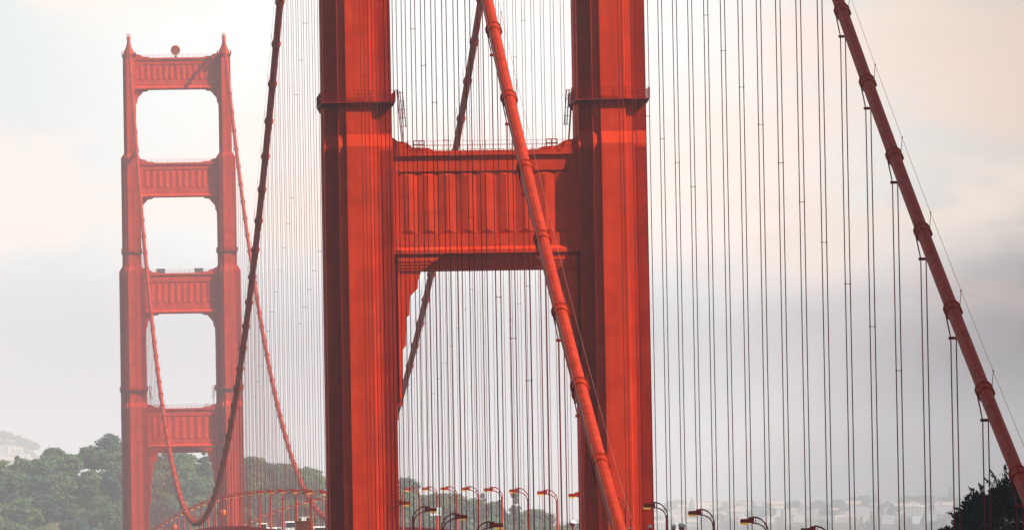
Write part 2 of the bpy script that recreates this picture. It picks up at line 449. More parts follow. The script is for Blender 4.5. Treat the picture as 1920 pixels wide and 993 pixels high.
# beacon and cabinets on the far tower
bc = empty('aircraft_beacon', (-.2, SPAN, 221.3), 'round orange beacon standing on the top strut of the far tower', 'beacon')
m = MB(); m.lathe([(.35, 0), (.3, .5), (.5, .7)], n=10); m.build('stand', M['darkred'], bc)
m = MB(); m.lathe([(.2, 1.5), (.8, 1.25), (1.2, .7), (1.42, 0), (1.46, -.25), (1.36, -.3), (1.0, -.1), (.2, .25)], (0, 0, 2.25), 20, 'y')
d = m.build('drum', M['disc'], bc); d.rotation_euler = (0, 0, R(-22))
for x, lab in ((-5.55, 'dark green-grey equipment cabinet on the far tower strut, beside the leg with hazy cable'), (5.4, 'dark green-grey equipment cabinet on the far tower strut, beside the shaded strut end')):
    m = MB(); m.box(-1.2, 1.2, -1.0, 1.0, 0.12, 1.2); m.box(-1.3, 1.3, -1.1, 1.1, 1.2, 1.32)
    for a_ in (-.9, .9):
        for b_ in (-.8, .8): m.box(a_ - .08, a_ + .08, b_ - .08, b_ + .08, 0, .12)
    for i in range(4): m.box(-1.0 + i * .5, -.62 + i * .5, -1.03, -1.0, .3, 1.05)
    tag(m.build('equipment_cabinet', M['cabinet'], loc=(x, SPAN - 2.0, 159.22)), lab, 'cabinet', 'cabinets on the far tower strut')

# ------------------------------------------------------------------ cables
def cable_band_mesh(dirv):
    """clamp round the cable; two stanchions for the hand ropes rise from it"""
    mb = MB(); t = Vector(dirv).normalized()
    def P(k): return tuple(t * k)
    def ring(k, r): mb.tube([P(k - .07), P(k + .07)], r, 20)
    mb.tube([P(-.62), P(-.5), P(.5), P(.62)], [.50, .545, .555, .53], 20)
    for k, r in ((-.50, .585), (-.42, .575), (.36, .58), (.52, .625)): ring(k, r)
    u = Vector((1, 0, 0))
    for s in (-1, 1):                       # bolted flanges
        for k in (-.36, 0, .36):
            c = t * k + u * s * .58
            mb.box(c.x - .07, c.x + .07, c.y - .1, c.y + .1, c.z - .1, c.z + .1)
        b = t * .2 + u * s * .5
        mb.tube([(b.x, b.y, b.z), (b.x + s * .12, b.y, b.z + 1.35)], .024, 5)
        mb.box(b.x + s * .12 - .045, b.x + s * .12 + .045, b.y - .045, b.y + .045, b.z + 1.3, b.z + 1.42)
    return mb

def build_cable(name, fn, side, ys, bands, label):
    root = empty(name, (side * CX, ys[0], fn(ys[0])), label, 'suspension cable')
    o = root.location
    pts = [(0, y - o.y, fn(y) - o.z) for y in ys]
    m = MB(); m.tube(pts, .47, 24); m.build('cable_wrapping', M['cable'], root)
    for s in (-1, 1):
        h = MB(); h.tube([(s * .62, p[1], p[2] + 1.33) for p in pts], .014, 6); h.build('hand_rope', M['handrope'], root)
    for y in bands:
        d = (0, 1, (fn(y + .5) - fn(y - .5)))
        cable_band_mesh(d).build('cable_band', M['cable'], root, (0, y - o.y, fn(y) - o.z))
    return root

def frange(a, b, n): return [a + (b - a) * i / n for i in range(n + 1)]
SEP = 15.24
sidename = {-1: 'near-side', 1: 'far-side'}
for sd in (-1, 1):
    build_cable('suspension_cable', main_cable_z, sd, frange(.8, SPAN - .8, 220), [SEP * k for k in range(1, 84)],
                {-1: 'dark sagging main span cable that dips in front of the far tower base',
                 1: 'main span cable seen through the near portal, then rising to the far tower'}[sd])
    build_cable('suspension_cable', lambda y, sd=sd: side_cable_z(-y, sd), sd, frange(-.8, -345, 90), [-SEP * k for k in range(1, 22)],
                {-1: 'bright orange-red side span cable slanting down across the near portal and leg',
                 1: 'thick red side span cable slanting down the sky beyond the hanger pairs'}[sd])

def strands(mb, zt, zb, sep=.385, y2=.06, r=.036, splay=True, x0=0):
    for s in (-1, 1):
        x = s * sep / 2
        for yy in (-y2, y2):
            pts = [(x0 + x, yy, zb), (x0 + x, yy, zt - 1.9), (x0 + s * .53, yy * 2, zt - .1)] if splay else [(x0 + x, yy, zb), (x0 + x, yy, zt)]
            mb.tube(pts, r, 6, False)

# side span hangers: pairs with spreader and spacers
for sd in (-1, 1):
    for k in range(1, 22):
        y = -SEP * k; zt = side_cable_z(SEP * k, sd); zb = road_z(y) - .3
        L = zt - zb
        if L < 3: continue
        root = empty('hanger_rope', (sd * CX, y, zb),
                     'pair of hanger ropes under the %s side span cable, %s from the near tower' % (sidename[sd], ordinal(k)), 'hanger ropes',
                     'hanger ropes under the %s side span cable' % sidename[sd])
        for s in (-1, 1):
            m = MB(); x = s * .1925
            for yy in (-.06, .06):
                m.tube([(x, yy, 0), (x, yy, L - 1.9), (s * .535, yy * 2.4, L - .1)], .038, 6, False)
            m.build('rope', M['rope'], root)
        m = MB(); m.box(-.34, .34, -.12, .12, -.1, .1); m.build('spreader', M['rope'], root, (0, 0, L - 1.9))
        for fr in ((.37, .71) if k <= 6 else ((.56,) if k < 17 else ())):
            m = MB(); m.box(-.21, .21, -.02, .02, -.02, .02)
            for s in (-1, 1): m.box(s * .1925 - .05, s * .1925 + .05, -.1, .1, -.06, .06)
            m.build('spacer', M['rope'], root, (0, 0, L * fr))
# main span hangers: thin and far, one mesh each
for sd in (-1, 1):
    for k in range(1, 84):
        y = SEP * k; zt = main_cable_z(y); zb = road_z(y) - .3; L = zt - zb
        m = MB(); r = .029
        strands(m, L, 0, r=r, splay=L > 8)
        if L > 40:
            for fr in ((.33, .66) if L > 85 else (.55,)):
                m.box(-.21, .21, -.02, .02, L * fr - .02, L * fr + .02)
                for s in (-1, 1): m.box(s * .1925 - .05, s * .1925 + .05, -.08, .08, L * fr - .05, L * fr + .05)
        tag(m.build('hanger_rope', M['rope'], None, (sd * CX, y, zb)),
            'thin hanger ropes under the %s main span cable, %s from the near tower' % (sidename[sd], ordinal(k)), 'hanger ropes',
            'hanger ropes under the %s main span cable' % sidename[sd])

# ------------------------------------------------------------------ deck
deck = empty('bridge_deck', (0, 0, 75.5), 'red bridge deck with railings cresting at mid span below the cables', 'bridge deck')
DY = frange(-343, SPAN + 343, 214)
def ribbon(x0, x1, dz0, dz1, ys=DY):
    m = MB()
    m.loft([[(x0, y, road_z(y) - 75.5 + dz0), (x1, y, road_z(y) - 75.5 + dz0), (x1, y, road_z(y) - 75.5 + dz1), (x0, y, road_z(y) - 75.5 + dz1)] for y in ys])
    return m
ribbon(-9.45, 9.45, -.45, 0).build('roadway', M['asphalt'], deck)
for s in (-1, 1):
    a, b = sorted((s * 9.45, s * 13.1)); ribbon(a, b, -.4, .22).build('walkway', M['conc'], deck)
m = MB()
for x in (-6.3, -3.15, 0, 3.15, 6.3):
    for i in range(0, 400):
        y = -343 + i * 4.9
        if x == 0 or i % 2 == 0:
            z0, z1 = road_z(y) - 75.5 + .006, road_z(y + 2.4) - 75.5 + .006
            m.add([(x - .07, y, z0), (x + .07, y, z0), (x + .07, y + 2.4, z1), (x - .07, y + 2.4, z1)], [(0, 1, 2, 3)])
m.build('lane_marking', M['line'], deck)
for s in (-1, 1):
    m = MB()
    for dz in (.22, 1.28):
        m.loft([[(s * 13.2 - .06, y, road_z(y) - 75.5 + dz), (s * 13.2 + .06, y, road_z(y) - 75.5 + dz), (s * 13.2 + .06, y, road_z(y) - 75.5 + dz + .14), (s * 13.2 - .06, y, road_z(y) - 75.5 + dz + .14)] for y in DY])
    y = -343.0; i = 0
    while y < SPAN + 300:
        z = road_z(y) - 75.5
        if i % 10 == 0: m.box(s * 13.2 - .1, s * 13.2 + .1, y - .1, y + .1, z + .1, z + 1.52)
        else: m.box(s * 13.2 - .03, s * 13.2 + .03, y - .045, y + .045, z + .3, z + 1.3)
        y += .381; i += 1
    if s < 0:        # close-meshed safety fence above the near-side railing
        y = 120.0
        while y < 900:
            z = road_z(y) - 75.5; hh = 2.05 * min(1, max(.72, (y - 60) / 130))
            m.box(s * 13.2 - .05, s * 13.2 + .05, y - .05, y + .05, z + 1.2, z + hh)
            for q in range(1, 8): m.box(s * 13.2 - .012, s * 13.2 + .012, y + q * .36 - .02, y + q * .36 + .02, z + 1.3, z + hh)
            for q in (.35, .7, 1.0): m.box(s * 13.2 - .015, s * 13.2 + .015, y, y + 2.88, z + 1.4 + (hh - 1.42) * q - .02, z + 1.4 + (hh - 1.42) * q + .02)
            y += 2.88
    m.build('railing', M['darkred'], deck)
    m = MB()       # stiffening truss below the walkway
    for dz in (-.9, -8.2):
        m.loft([[(s * 13.72 - .35, y, road_z(y) - 75.5 + dz - .45), (s * 13.72 + .35, y, road_z(y) - 75.5 + dz - .45), (s * 13.72 + .35, y, road_z(y) - 75.5 + dz + .45), (s * 13.72 - .35, y, road_z(y) - 75.5 + dz + .45)] for y in DY])
    y = -342.9; i = 0
    while y < SPAN + 335:
        z0, z1 = road_z(y) - 75.5, road_z(y + 7.62) - 75.5
        if abs(y) > 3 or True:
            m.box(s * 13.72 - .2, s * 13.72 + .2, y - .2, y + .2, z0 - 8, z0 - 1.2)
            a, b = (z0 - 8, z1 - 1.2) if i % 2 else (z0 - 1.2, z1 - 8)
            m.tube([(s * 13.72, y + .2, a), (s * 13.72, y + 7.4, b)], .22, 4, smooth=False)
        y += 7.62; i += 1
    m.build('stiffening_truss', M['red'], deck)
m = MB()
y = -342.9
while y < SPAN + 335:
    z = road_z(y) - 75.5; m.box(-13.3, 13.3, y - .18, y + .18, z - 2.4, z - .5); y += 7.62
m.build('floor_beam', M['red'], deck)

# ------------------------------------------------------------------ street lamps
def make_lamp():
    """origin at the foot of the pole; arms reach towards +x"""
    t = empty('street_lamp', (0, 0, 0), 'x', 'street lamp')
    m = MB(); m.tube([(0, 0, 0), (0, 0, .5), (0, 0, .55), (0, 0, 6.35)], [.24, .24, .17, .125], 10); m.build('pole', M['lampred'], t)
    m = MB(); m.lathe([(.3, 0), (.3, .25), (.2, .4)], n=10); m.build('base', M['lampred'], t)
    def arc(r0, z1, x1, off):
        pts = [(off, 0, 6.1)]
        for i in range(11):
            a = math.pi * (1 - i / 20.0)
            pts.append((off + (x1 - off) * (1 + math.cos(a)) , 0, 6.2 + (z1 - 6.2) * math.sin(a)))
        return pts
    m = MB(); m.tube(arc(0, 7.62, 1.25, -.08), .066, 6); m.tube(arc(0, 7.12, 1.35, .10), .058, 6)
    m.tube([(1.0, 0, 7.05), (1.0, 0, 7.58)], .03, 5); m.tube([(.32, 0, 6.62), (.2, 0, 6.98)], .03, 5)
    m.build('twin_arm', M['armdark'], t)
    m = MB()
    poly = [(1.15, 7.02), (1.15, 7.62), (1.55, 7.62), (1.62, 7.48), (2.3, 7.46), (2.34, 7.14), (1.5, 7.12)]
    m.prism_y(poly, -.2, .2); h = m.build('lamp_head', M['lampred'], t)
    m = MB(); m.hexa([(1.62, -.15, 6.94), (2.28, -.15, 6.97), (2.28, .15, 6.97), (1.62, .15, 6.94), (1.58, -.18, 7.125), (2.32, -.18, 7.138), (2.32, .18, 7.138), (1.58, .18, 7.125)])
    m.build('lens', M['amber'], h)
    return t
lamp0 = make_lamp(); LK = kids_of(lamp0); first = True
for sd in (-1, 1):
    pn = {True: 0, False: 0}
    ys = [19.6 + 45.72 * k for k in range(-6, 28)]
    front = sorted([y for y in ys if y < 0], reverse=True); back = [y for y in ys if y > 0]
    for lst, where in ((front, '%s in front of the near tower'), (back, '%s beyond the near tower')):
        for i, y in enumerate(lst):
            if y > SPAN - 20: continue
            o = lamp0 if first else copy_tree(lamp0, LK); first = False
            o.location = (sd * 12.45, y, road_z(y) + .22); o.rotation_euler = (0, 0, 0 if sd < 0 else math.pi)
            o['label'] = 'red hooked street lamp, %s walkway, ' % sidename[sd] + where % ordinal(i + 1)
            o['group'] = 'street lamps along the %s walkway' % sidename[sd]

# ------------------------------------------------------------------ things on the deck
sg = empty('traffic_sign', (12.0, 290.0, road_z(290) + .22), 'white sign of two small panels by the red lamp posts on the main span', 'sign')
zs = 84.05 - sg.location.z
m = MB(); m.tube([(0, .1, 0), (0, .1, zs)], .06, 8); m.build('post', M['lampred'], sg)
for x in (-.86, .04):
    m = MB(); m.box(x, x + .8, -.03, .03, zs - 1.2, zs); pnl = m.build('sign_panel', M['white'], sg)
    m = MB()
    for (a, b, c, d) in ((.2, .6, -.32, -.24), (.15, .65, -.52, -.44), (.22, .38, -.98, -.66), (.44, .6, -.98, -.66)): m.box(x + a, x + b, -.036, -.0305, zs + c, zs + d)
    m.build('lettering', M['grey'], pnl)

sh = empty('work_cabin', (-13.0, 166.0, road_z(166) + .22), 'brown boarded work cabin on the near-side walkway, blocking the view of traffic', 'cabin')
m = MB(); m.box(-1.1, 1.1, -1.4, 1.4, .1, 3.45)
for i in range(7): m.box(-1.07 + i * .31, -1.05 + i * .31, -1.43, -1.4, .2, 3.4)
m.box(-1.0, -.85, -1.3, 1.3, 0, .1); m.box(.85, 1.0, -1.3, 1.3, 0, .1); m.build('wall', M['brown'], sh)
m = MB(); m.box(-1.2, 1.2, -1.5, 1.5, 3.45, 3.56); m.box(-.75, -.4, -1.2, -.8, 3.56, 4.0); m.lathe([(.2, 3.56), (.22, 3.85), (.08, 4.05)], (.55, -1, 0), 8); m.build('roof', M['brown'], sh)
m = MB(); m.box(-.4, .5, -1.46, -1.435, .2, 2.3); m.build('door', M['darkred'], sh)

def disc_lantern(y, x, z, label):
    t = empty('warning_lantern', (-12.95, y, road_z(y) + .22), label, 'lantern', 'orange lanterns along the near-side walkway')
    h = z - t.location.z; dx = x + 12.95
    m = MB(); m.tube([(0, 0, 0), (0, 0, h)], .09, 8); m.tube([(0, 0, h), (dx - .3, 0, h)], .07, 6); m.build('post', M['lampred'], t)
    m = MB(); m.lathe([(.25, .75), (.62, .6), (.74, .2), (.74, -.25), (.66, -.32), (.3, -.36)], (dx, 0, h), 18, 'y'); b = m.build('housing', M['darkred'], t)
    m = MB(); m.lathe([(.66, 0), (.6, -.12), (.3, -.2), (.05, -.22)], (dx, -.37, h), 18, 'y'); m.build('face', M['disc'], b)
disc_lantern(560, -11.3, 85.55, 'round orange lantern on a post at mid span before the far leg')
disc_lantern(960, -10.6, 84.9, 'round orange lantern low beside the far tower portal')

def globe_lamp(x, y, z, r, label):
    t = empty('globe_lamp', (x, y, road_z(y) + .22), label, 'globe lamp', 'pale globe lamps before the near tower')
    h = z - t.location.z
    m = MB(); m.tube([(0, 0, 0), (0, 0, h - r)], .07, 8); m.lathe([(.08, h - r - .25), (.17, h - r - .05), (.15, h - r + .06)], n=10); m.build('post', M['lampred'], t)
    m = MB(); m.lathe([(r * math.sin(math.pi * (i + .3) / 10.6), -r * math.cos(math.pi * (i + .3) / 10.6)) for i in range(11)], (0, 0, h), 16); m.build('globe', M['globe'], t)
globe_lamp(11.95, -84, 79.3, .25, 'pale globe lamp on a red post, nearest the tower leg of a trio')
globe_lamp(12.4, -86, 79.42, .22, 'middle and reddest globe lamp of the trio beside the near tower')
globe_lamp(12.85, -84, 79.36, .24, 'pale globe lamp of the trio, next to the second hooked street lamp')
globe_lamp(9.75, -83, 79.35, .2, 'small lone globe lamp against the edge of the near tower leg')
t = empty('horn_speaker', (10.1, 14, road_z(14) + .22), 'white-topped funnel horn on a post inside the near portal', 'horn')
h = 80.1 - t.location.z
m = MB(); m.tube([(0, 0, 0), (0, 0, h - .3)], .1, 8); m.build('post', M['armdark'], t)
m = MB(); m.lathe([(.1, -.35), (.16, -.2), (.4, .1)], (0, 0, h), 14); m.build('funnel', M['armdark'], t)
m = MB(); m.lathe([(.41, .1), (.4, .22), (.28, .36), (.06, .42)], (0, 0, h), 14); m.build('cap', M['white'], t)
for x, lab in ((9.3, 'white-capped marker post touching the bright side span cable'), (9.82, 'white-capped marker post, further from the bright cable than its twin')):
    t = empty('marker_post', (x, -60, road_z(-60) + .0), lab, 'marker post', 'white-capped posts at the foot of the near leg')
    h = 79.25 - t.location.z
    m = MB(); m.tube([(0, 0, 0), (0, 0, h)], .06, 8); m.build('post', M['lampred'], t)
    m = MB(); m.box(-.16, .16, -.12, .12, h, h + .1); m.box(-.1, .1, -.08, .08, h + .1, h + .14); m.build('cap', M['white'], t)

# ------------------------------------------------------------------ vehicles (rear towards the camera)
def vehicle(kind, x, y, paint, label, cat, width=1.9, height=1.75, length=4.6):
    t = empty(kind, (x, y, road_z(y)), label, cat, 'vehicles crossing the crest of the bridge')
    w = width / 2; L = length; H = height
    m = MB()
    if kind == 'parked_car' or kind == 'car':
        prof = [(0, .45), (.05, .95), (.35, 1.02), (.75, H - .05), (1.1, H), (2.4, H), (3.3, 1.02), (L - .15, .85), (L, .5), (L - .1, .3), (.1, .3)]
    elif kind == 'van':
        prof = [(0, .4), (.02, H - .25), (.2, H), (L - 1.6, H), (L - .9, 1.25), (L - .1, 1.0), (L, .45), (L - .1, .3), (.1, .3)]
    else:
        prof = [(0, .75), (0, H), (L - 2.0, H), (L - 1.95, 2.35), (L - .7, 2.35), (L - .15, 1.3), (L, .6), (L - .1, .4), (.1, .45)]
    m.prism_x(prof, -w, w); body = m.build('body', paint, t)
    m = MB()
    zr = H * .60 if kind != 'truck' else 1.3
    if kind != 'truck':
        m.box(-w + .18, w - .18, -.02 if kind == 'van' else .28, .12 if kind == 'van' else .8, zr, H - .22)
        for s in (-1, 1): m.box(*sorted((s * (w + .008), s * (w - .05))), .9, L - 1.9, zr, H - .2)
    else:
        for s in (-1, 1): m.box(*sorted((s * (w + .008), s * (w - .05))), L - 1.7, L - .9, 1.4, 2.1)
    m.build('window', M['glass'], t)
    for s in (-1, 1):
        m = MB(); m.box(*sorted((s * (w - .02), s * (w - .28))), -.03, .05, .75, 1.02); m.build('tail_light', M['tail'], t)
        for yy in (.85, L - .85):
            m = MB(); m.lathe([(.1, -.11), (.33, -.11), (.36, -.06), (.36, .06), (.33, .11), (.1, .11)], (s * (w - .08), yy, .36), 14, 'x')
            m.build('wheel', M['black'], t)
vehicle('van', -2.5, 600, M['cream'], 'cream van highest of the traffic, beside the far tower leg', 'van', 1.95, 2.75, 5.6)
vehicle('van', -.3, 520, M['white'], 'white van between two red lamp posts near the brown cabin', 'van', 1.95, 2.75, 5.6)
vehicle('car', 1.1, 618, M['silver'], 'small silver car between the cream van and the white van', 'car', 1.8, 1.95, 4.5)
vehicle('truck', 7.4, 640, M['white'], 'tall white box truck rising above the brown work cabin', 'truck', 2.2, 4.0, 7.5)
vehicle('car', -2.6, 352, M['white'], 'white car right beyond the brown work cabin', 'car', 1.85, 1.95, 4.6)
vehicle('car', -2.3, 322, M['dark_car'], 'dark car by the edge of the near tower leg', 'car', 1.9, 1.9, 4.7)
vehicle('car', -5.6, 470, M['white'], 'white car low between the cream van and the white van', 'car', 1.85, 1.7, 4.6)

# ------------------------------------------------------------------ terrain
def interp(x, tab):
    if x <= tab[0][0]: return tab[0][1]
    for (a, b), (c, d) in zip(tab, tab[1:]):
        if x <= c: return b + (d - b) * (x - a) / (c - a)
    return tab[-1][1]
def smooth(a, b, x):
    t = max(0., min(1., (x - a) / (b - a))); return t * t * (3 - 2 * t)
FOREST = [(-300, 105), (-65, 120.3), (-40, 120.6), (-36, 122.5), (-31, 123.5), (-20, 122.5), (-16, 124), (-9, 125), (-3, 124.4), (13, 121.2), (33, 120.2), (48, 118.5), (55, 117.5), (63, 115.6), (72, 114.2), (82, 112), (96, 110.3), (111, 107.8), (122, 105), (136, 103.4), (142, 102), (151, 98.8), (160, 97), (167, 96.8), (175, 90), (183, 86), (230, 70), (400, 45)]
CITY = [(420, 95), (530, 106), (592, 113), (640, 117), (735, 117), (790, 113), (823, 115), (880, 114), (990, 112), (1300, 108)]
LEFT = [(-400, 205), (-73, 203), (-50, 202), (-35, 200), (-27, 195), (-13, 186), (-8, 179), (20, 150), (120, 90), (300, 60)]
FAR = 1.5       # the city hills stand this much further off than the tables above say
def fxy(x, y): return CAM[0] + (x - CAM[0]) * FAR, CAM[1] + (y - CAM[1]) * FAR
def far_hills(x, y):
    x = CAM[0] + (x - CAM[0]) / FAR; y = CAM[1] + (y - CAM[1]) / FAR
    c = interp(x, CITY); l = interp(x, LEFT)
    b = max(45 + (c - 45) * smooth(4700, 6500, y), 45 + (l - 45) * smooth(5900, 6500, y) if x < 330 else 45)
    return CAM[2] + (b - CAM[2]) * FAR
def ground_z(x, y):
    h = -25.0
    # Marin side under and behind the camera
    marin = smooth(-60, -260, y)
    hm = 4 + 68 * smooth(-120, -620, y)
    hm = max(hm, 66 * smooth(6, 24, x) * smooth(-120, -190, y))
    h = max(h, -25 + (hm + 25) * marin)
    # city side: bluff, wooded hill, plain, far hills
    land = smooth(1330, 1560, y)
    b = 40 * land
    fr = interp(x, FOREST) - 11.5
    rise = 72 + (fr - 72) * smooth(2030, 2150, y) if fr > 72 else fr
    low = 40 + 32 * smooth(1700, 2030, y)
    hill = (low if y < 2030 else rise)
    hill = min(hill, max(fr, 40))
    hill = hill - (hill - 45) * smooth(2200, 2700, y)
    h2 = b + (hill - 40) * land
    if y > 2700: h2 = h2 + (far_hills(x, y) - h2) * smooth(2700, 3200, y)
    return -25 + (h2 + 25) * land if y > 1000 else h
def axis(parts):
    out = []
    for a, b, n in parts: out += [a + (b - a) * i / n for i in range(n)]
    out.append(parts[-1][1]); return out
gx = axis([(-1400, -200, 12), (-200, 60, 52), (60, 260, 32), (260, 520, 13), (520, 1000, 24), (1000, 1560, 28), (1560, 2600, 8)])
gy = axis([(-1150, -650, 10), (-650, -60, 40), (-60, 1300, 12), (1300, 1980, 24), (1980, 2260, 46), (2260, 2760, 12), (2760, 7400, 14), (7400, 10500, 60), (10500, 11850, 8)])
m = MB()
for y in gy:
    for x in gx:
        m.v.append((x, y, ground_z(x, y) + random.uniform(-.35, .35) * (1 if y > 1500 else .3)))
nx = len(gx)
for j in range(len(gy) - 1):
    for i in range(nx - 1):
        m.f.append([j * nx + i, j * nx + i + 1, (j + 1) * nx + i + 1, (j + 1) * nx + i]); m.s.append(True)
gmat = noise_mat('hillside_ground', (0.035, 0.046, 0.020), (0.105, 0.095, 0.050), 0.02, 0.95, 0.05, c3=(0.06, 0.068, 0.03), detail=8)
tag(m.build('ground', gmat, recalc=False), kind='structure')
m = MB(); m.add([(-1400, -1150, 0), (2600, -1150, 0), (2600, 11850, 0), (-1400, 11850, 0)], [(0, 1, 2, 3)])
wm = noise_mat('sea_water', (0.03, 0.06, 0.065), (0.05, 0.085, 0.085), 0.02, 0.18, 0.5, bump=0.3)
tag(m.build('water', wm, recalc=False), kind='structure')

# ------------------------------------------------------------------ trees
def crown_mesh(name, mat, W, H, z0, clumps, leaves, size, seed, shape='round'):
    rnd = random.Random(seed); v, f = [], []
    cs = []
    for i in range(clumps):
        a = rnd.uniform(0, 2 * math.pi); u = rnd.uniform(-.75, 1)
        rr = math.sqrt(max(0, 1 - u * u)) * rnd.uniform(.55, 1.0)
        if shape == 'cone':
            t = rnd.random(); rr = (1 - t) * rnd.uniform(.5, 1) + .06; z = z0 + H * t; cr = W * .5 * (.16 + .16 * (1 - t))
            cs.append((rr * W * .5 * math.cos(a), rr * W * .5 * math.sin(a), z, cr, cr * .8))
        else:
            cs.append((rr * W * .42 * math.cos(a), rr * W * .42 * math.sin(a), z0 + H * (.5 + .42 * u), W * rnd.uniform(.12, .2), H * rnd.uniform(.09, .15)))
    for (x, y, z, r, rh) in cs:
        for j in range(leaves):
            d = Vector((rnd.gauss(0, 1), rnd.gauss(0, 1), rnd.gauss(0, 1))).normalized() * (rnd.uniform(.5, 1.08) if rnd.random() < .85 else rnd.uniform(1.05, 1.4))
            p = Vector((x + d.x * r, y + d.y * r, z + d.z * rh))
            n = (d + Vector((rnd.gauss(0, .5), rnd.gauss(0, .5), rnd.gauss(0, .5) + .3))).normalized()
            u1 = n.cross(Vector((rnd.gauss(0, 1), rnd.gauss(0, 1), rnd.gauss(0, 1)))).normalized(); u2 = n.cross(u1)
            s = size * rnd.uniform(.6, 1.3); o = len(v)
            for a, b in ((-1, -.5), (.2, -.7), (1, .4), (-.3, .75)): v.append(tuple(p + u1 * a * s + u2 * b * s))
            f.append((o, o + 1, o + 2, o + 3))
    me = bpy.data.meshes.new(name); me.from_pydata(v, [], f); me.materials.append(mat); me.update()
    return me
def trunk_mesh(name, h, r, spread, z_br, n, seed):
    rnd = random.Random(seed); m = MB()
    m.tube([(0, 0, -1.2), (rnd.uniform(-.2, .2), 0, h * .4), (rnd.uniform(-.4, .4), rnd.uniform(-.3, .3), h * .8)], [r, r * .75, r * .25], 7)
    for i in range(n):
        a = rnd.uniform(0, 6.28); z = z_br + (h * .75 - z_br) * i / max(1, n - 1); L = spread * rnd.uniform(.5, .9)
        m.tube([(0, 0, z), (L * .5 * math.cos(a), L * .5 * math.sin(a), z + L * .35), (L * math.cos(a), L * math.sin(a), z + L * .55)], [r * .4, r * .26, r * .08], 5)
    return m.mesh(name, M['bark'])
def tree_proto(name, leafm, W, H, trunk_h, clumps, leaves, size, seed, shape='round'):
    return (crown_mesh('crown', leafm, W, H, trunk_h, clumps, leaves, size, seed, shape),
            trunk_mesh('trunk', trunk_h + H * .8, .035 * W + .08, W * .35, trunk_h * .8, 6, seed + 50), name)
PR = [tree_proto('broadleaf_tree', M['leaf_a'], 11, 9.5, 3.0, 44, 76, .42, 1),
      tree_proto('broadleaf_tree', M['leaf_a'], 13, 10, 2.6, 50, 76, .44, 2),
      tree_proto('broadleaf_tree', M['leaf_b'], 10, 8.5, 3.2, 42, 76, .40, 3),
      tree_proto('broadleaf_tree', M['leaf_b'], 12, 9, 2.6, 46, 76, .42, 4),
      tree_proto('broadleaf_tree', M['leaf_c'], 11, 11, 3.0, 46, 76, .42, 5),
      tree_proto('conifer_tree', M['leaf_c'], 7, 15, 2.0, 46, 40, .5, 6, 'cone')]
FARP = [tree_proto('broadleaf_tree', M['leaf_far'], 15, 11, 2.6, 30, 30, 1.0, 11),
       tree_proto('broadleaf_tree', M['leaf_far'], 20, 13, 3.0, 36, 30, 1.15, 12),
       tree_proto('conifer_tree', M['leaf_far'], 11, 19, 2.0, 34, 30, .9, 13, 'cone')]
TREE_LABEL = {0: 'mid-green rounded tree in the wood on the hill behind the far tower', 1: 'mid-green rounded tree in the wood on the hill behind the far tower',
              2: 'olive tree catching light in the wood on the hill behind the far tower', 3: 'olive tree catching light in the wood on the hill behind the far tower',
              4: 'dark green tree in the wood on the hill behind the far tower', 5: 'dark pointed conifer in the wood on the hill behind the far tower'}
def plant(proto, x, y, z, s, sz, label, group, rnd):
    t = empty(proto[2], (x, y, z), label, 'tree', group, rnd.uniform(0, 6.28)); t.scale = (s, s, s * sz)
    for me in proto[:2]:
        o = bpy.data.objects.new(me.name.split('.')[0], me); COL.objects.link(o); o.parent = t
    return t
rnd = random.Random(21)
row = 0; y = 2046.0; ntree = 0
while y < 2168:
    x = -64 + (row % 2) * 5
    while x < 188:
        xx, yy = x + rnd.uniform(-2.6, 2.6), y + rnd.uniform(-3, 3)
        x += 10.4
        if 79 < xx < 106: continue                     # wholly behind the near leg
        z = ground_z(xx, yy)
        if interp(xx, FOREST) < 84: continue
        k = rnd.choices(range(6), (5, 5, 4, 3, 5, 1))[0]
        ridge = yy > 2140
        s = rnd.uniform(.68, 1.28) * (1.0 if not ridge else .95)
        plant(PR[k], xx, yy, z - 1.7, s, rnd.uniform(.85, 1.05), TREE_LABEL[k], 'wooded hillside trees', rnd); ntree += 1
    y += 11.5; row += 1

# far city: hills with trees and pale houses
def house_proto(w, d, h, wall, roof, kind):
    a = MB(); a.box(-w / 2, w / 2, -d / 2, d / 2, -4, h)
    b = MB()
    if kind == 'gable': b.prism_x([(-d / 2 - .4, h), (d / 2 + .4, h), (0, h + d * .3)], -w / 2 - .3, w / 2 + .3)
    else:
        b.box(-w / 2 - .15, w / 2 + .15, -d / 2 - .15, d / 2 + .15, h, h + .6); b.box(-w * .2, w * .1, -d * .2, d * .2, h + .6, h + 1.8)
    return a.mesh('wall', wall), b.mesh('roof', roof)
def window_grid(m):
    nt = m.node_tree; N, L = nt.nodes, nt.links; b = N['Principled BSDF']; col = b.inputs['Base Color'].links[0].from_socket
    tc = N.new('ShaderNodeTexCoord'); sp = N.new('ShaderNodeSeparateXYZ'); L.new(tc.outputs['Object'], sp.inputs[0])
    def mth(op, a, v):
        n = N.new('ShaderNodeMath'); n.operation = op; L.new(a, n.inputs[0])
        if isinstance(v, (int, float)): n.inputs[1].default_value = v
        else: L.new(v, n.inputs[1])
        return n.outputs[0]
    f = None
    for o, step, lo, hi in ((0, 3.0, .3, .68), (2, 3.1, .35, .8)):
        q = mth('FLOORED_MODULO', mth('DIVIDE', sp.outputs[o], step), 1.0)
        g = mth('MULTIPLY', mth('GREATER_THAN', q, lo), mth('LESS_THAN', q, hi))
        f = g if f is None else mth('MULTIPLY', f, g)
    mx = N.new('ShaderNodeMix'); mx.data_type = 'RGBA'; L.new(f, mx.inputs[0]); L.new(col, mx.inputs[6]); mx.inputs[7].default_value = (.13, .13, .14, 1)
    L.new(mx.outputs[2], b.inputs['Base Color'])
W1 = noise_mat('cream_stucco', (.44, .385, .29), (.54, .475, .36), .3, .9, .1)
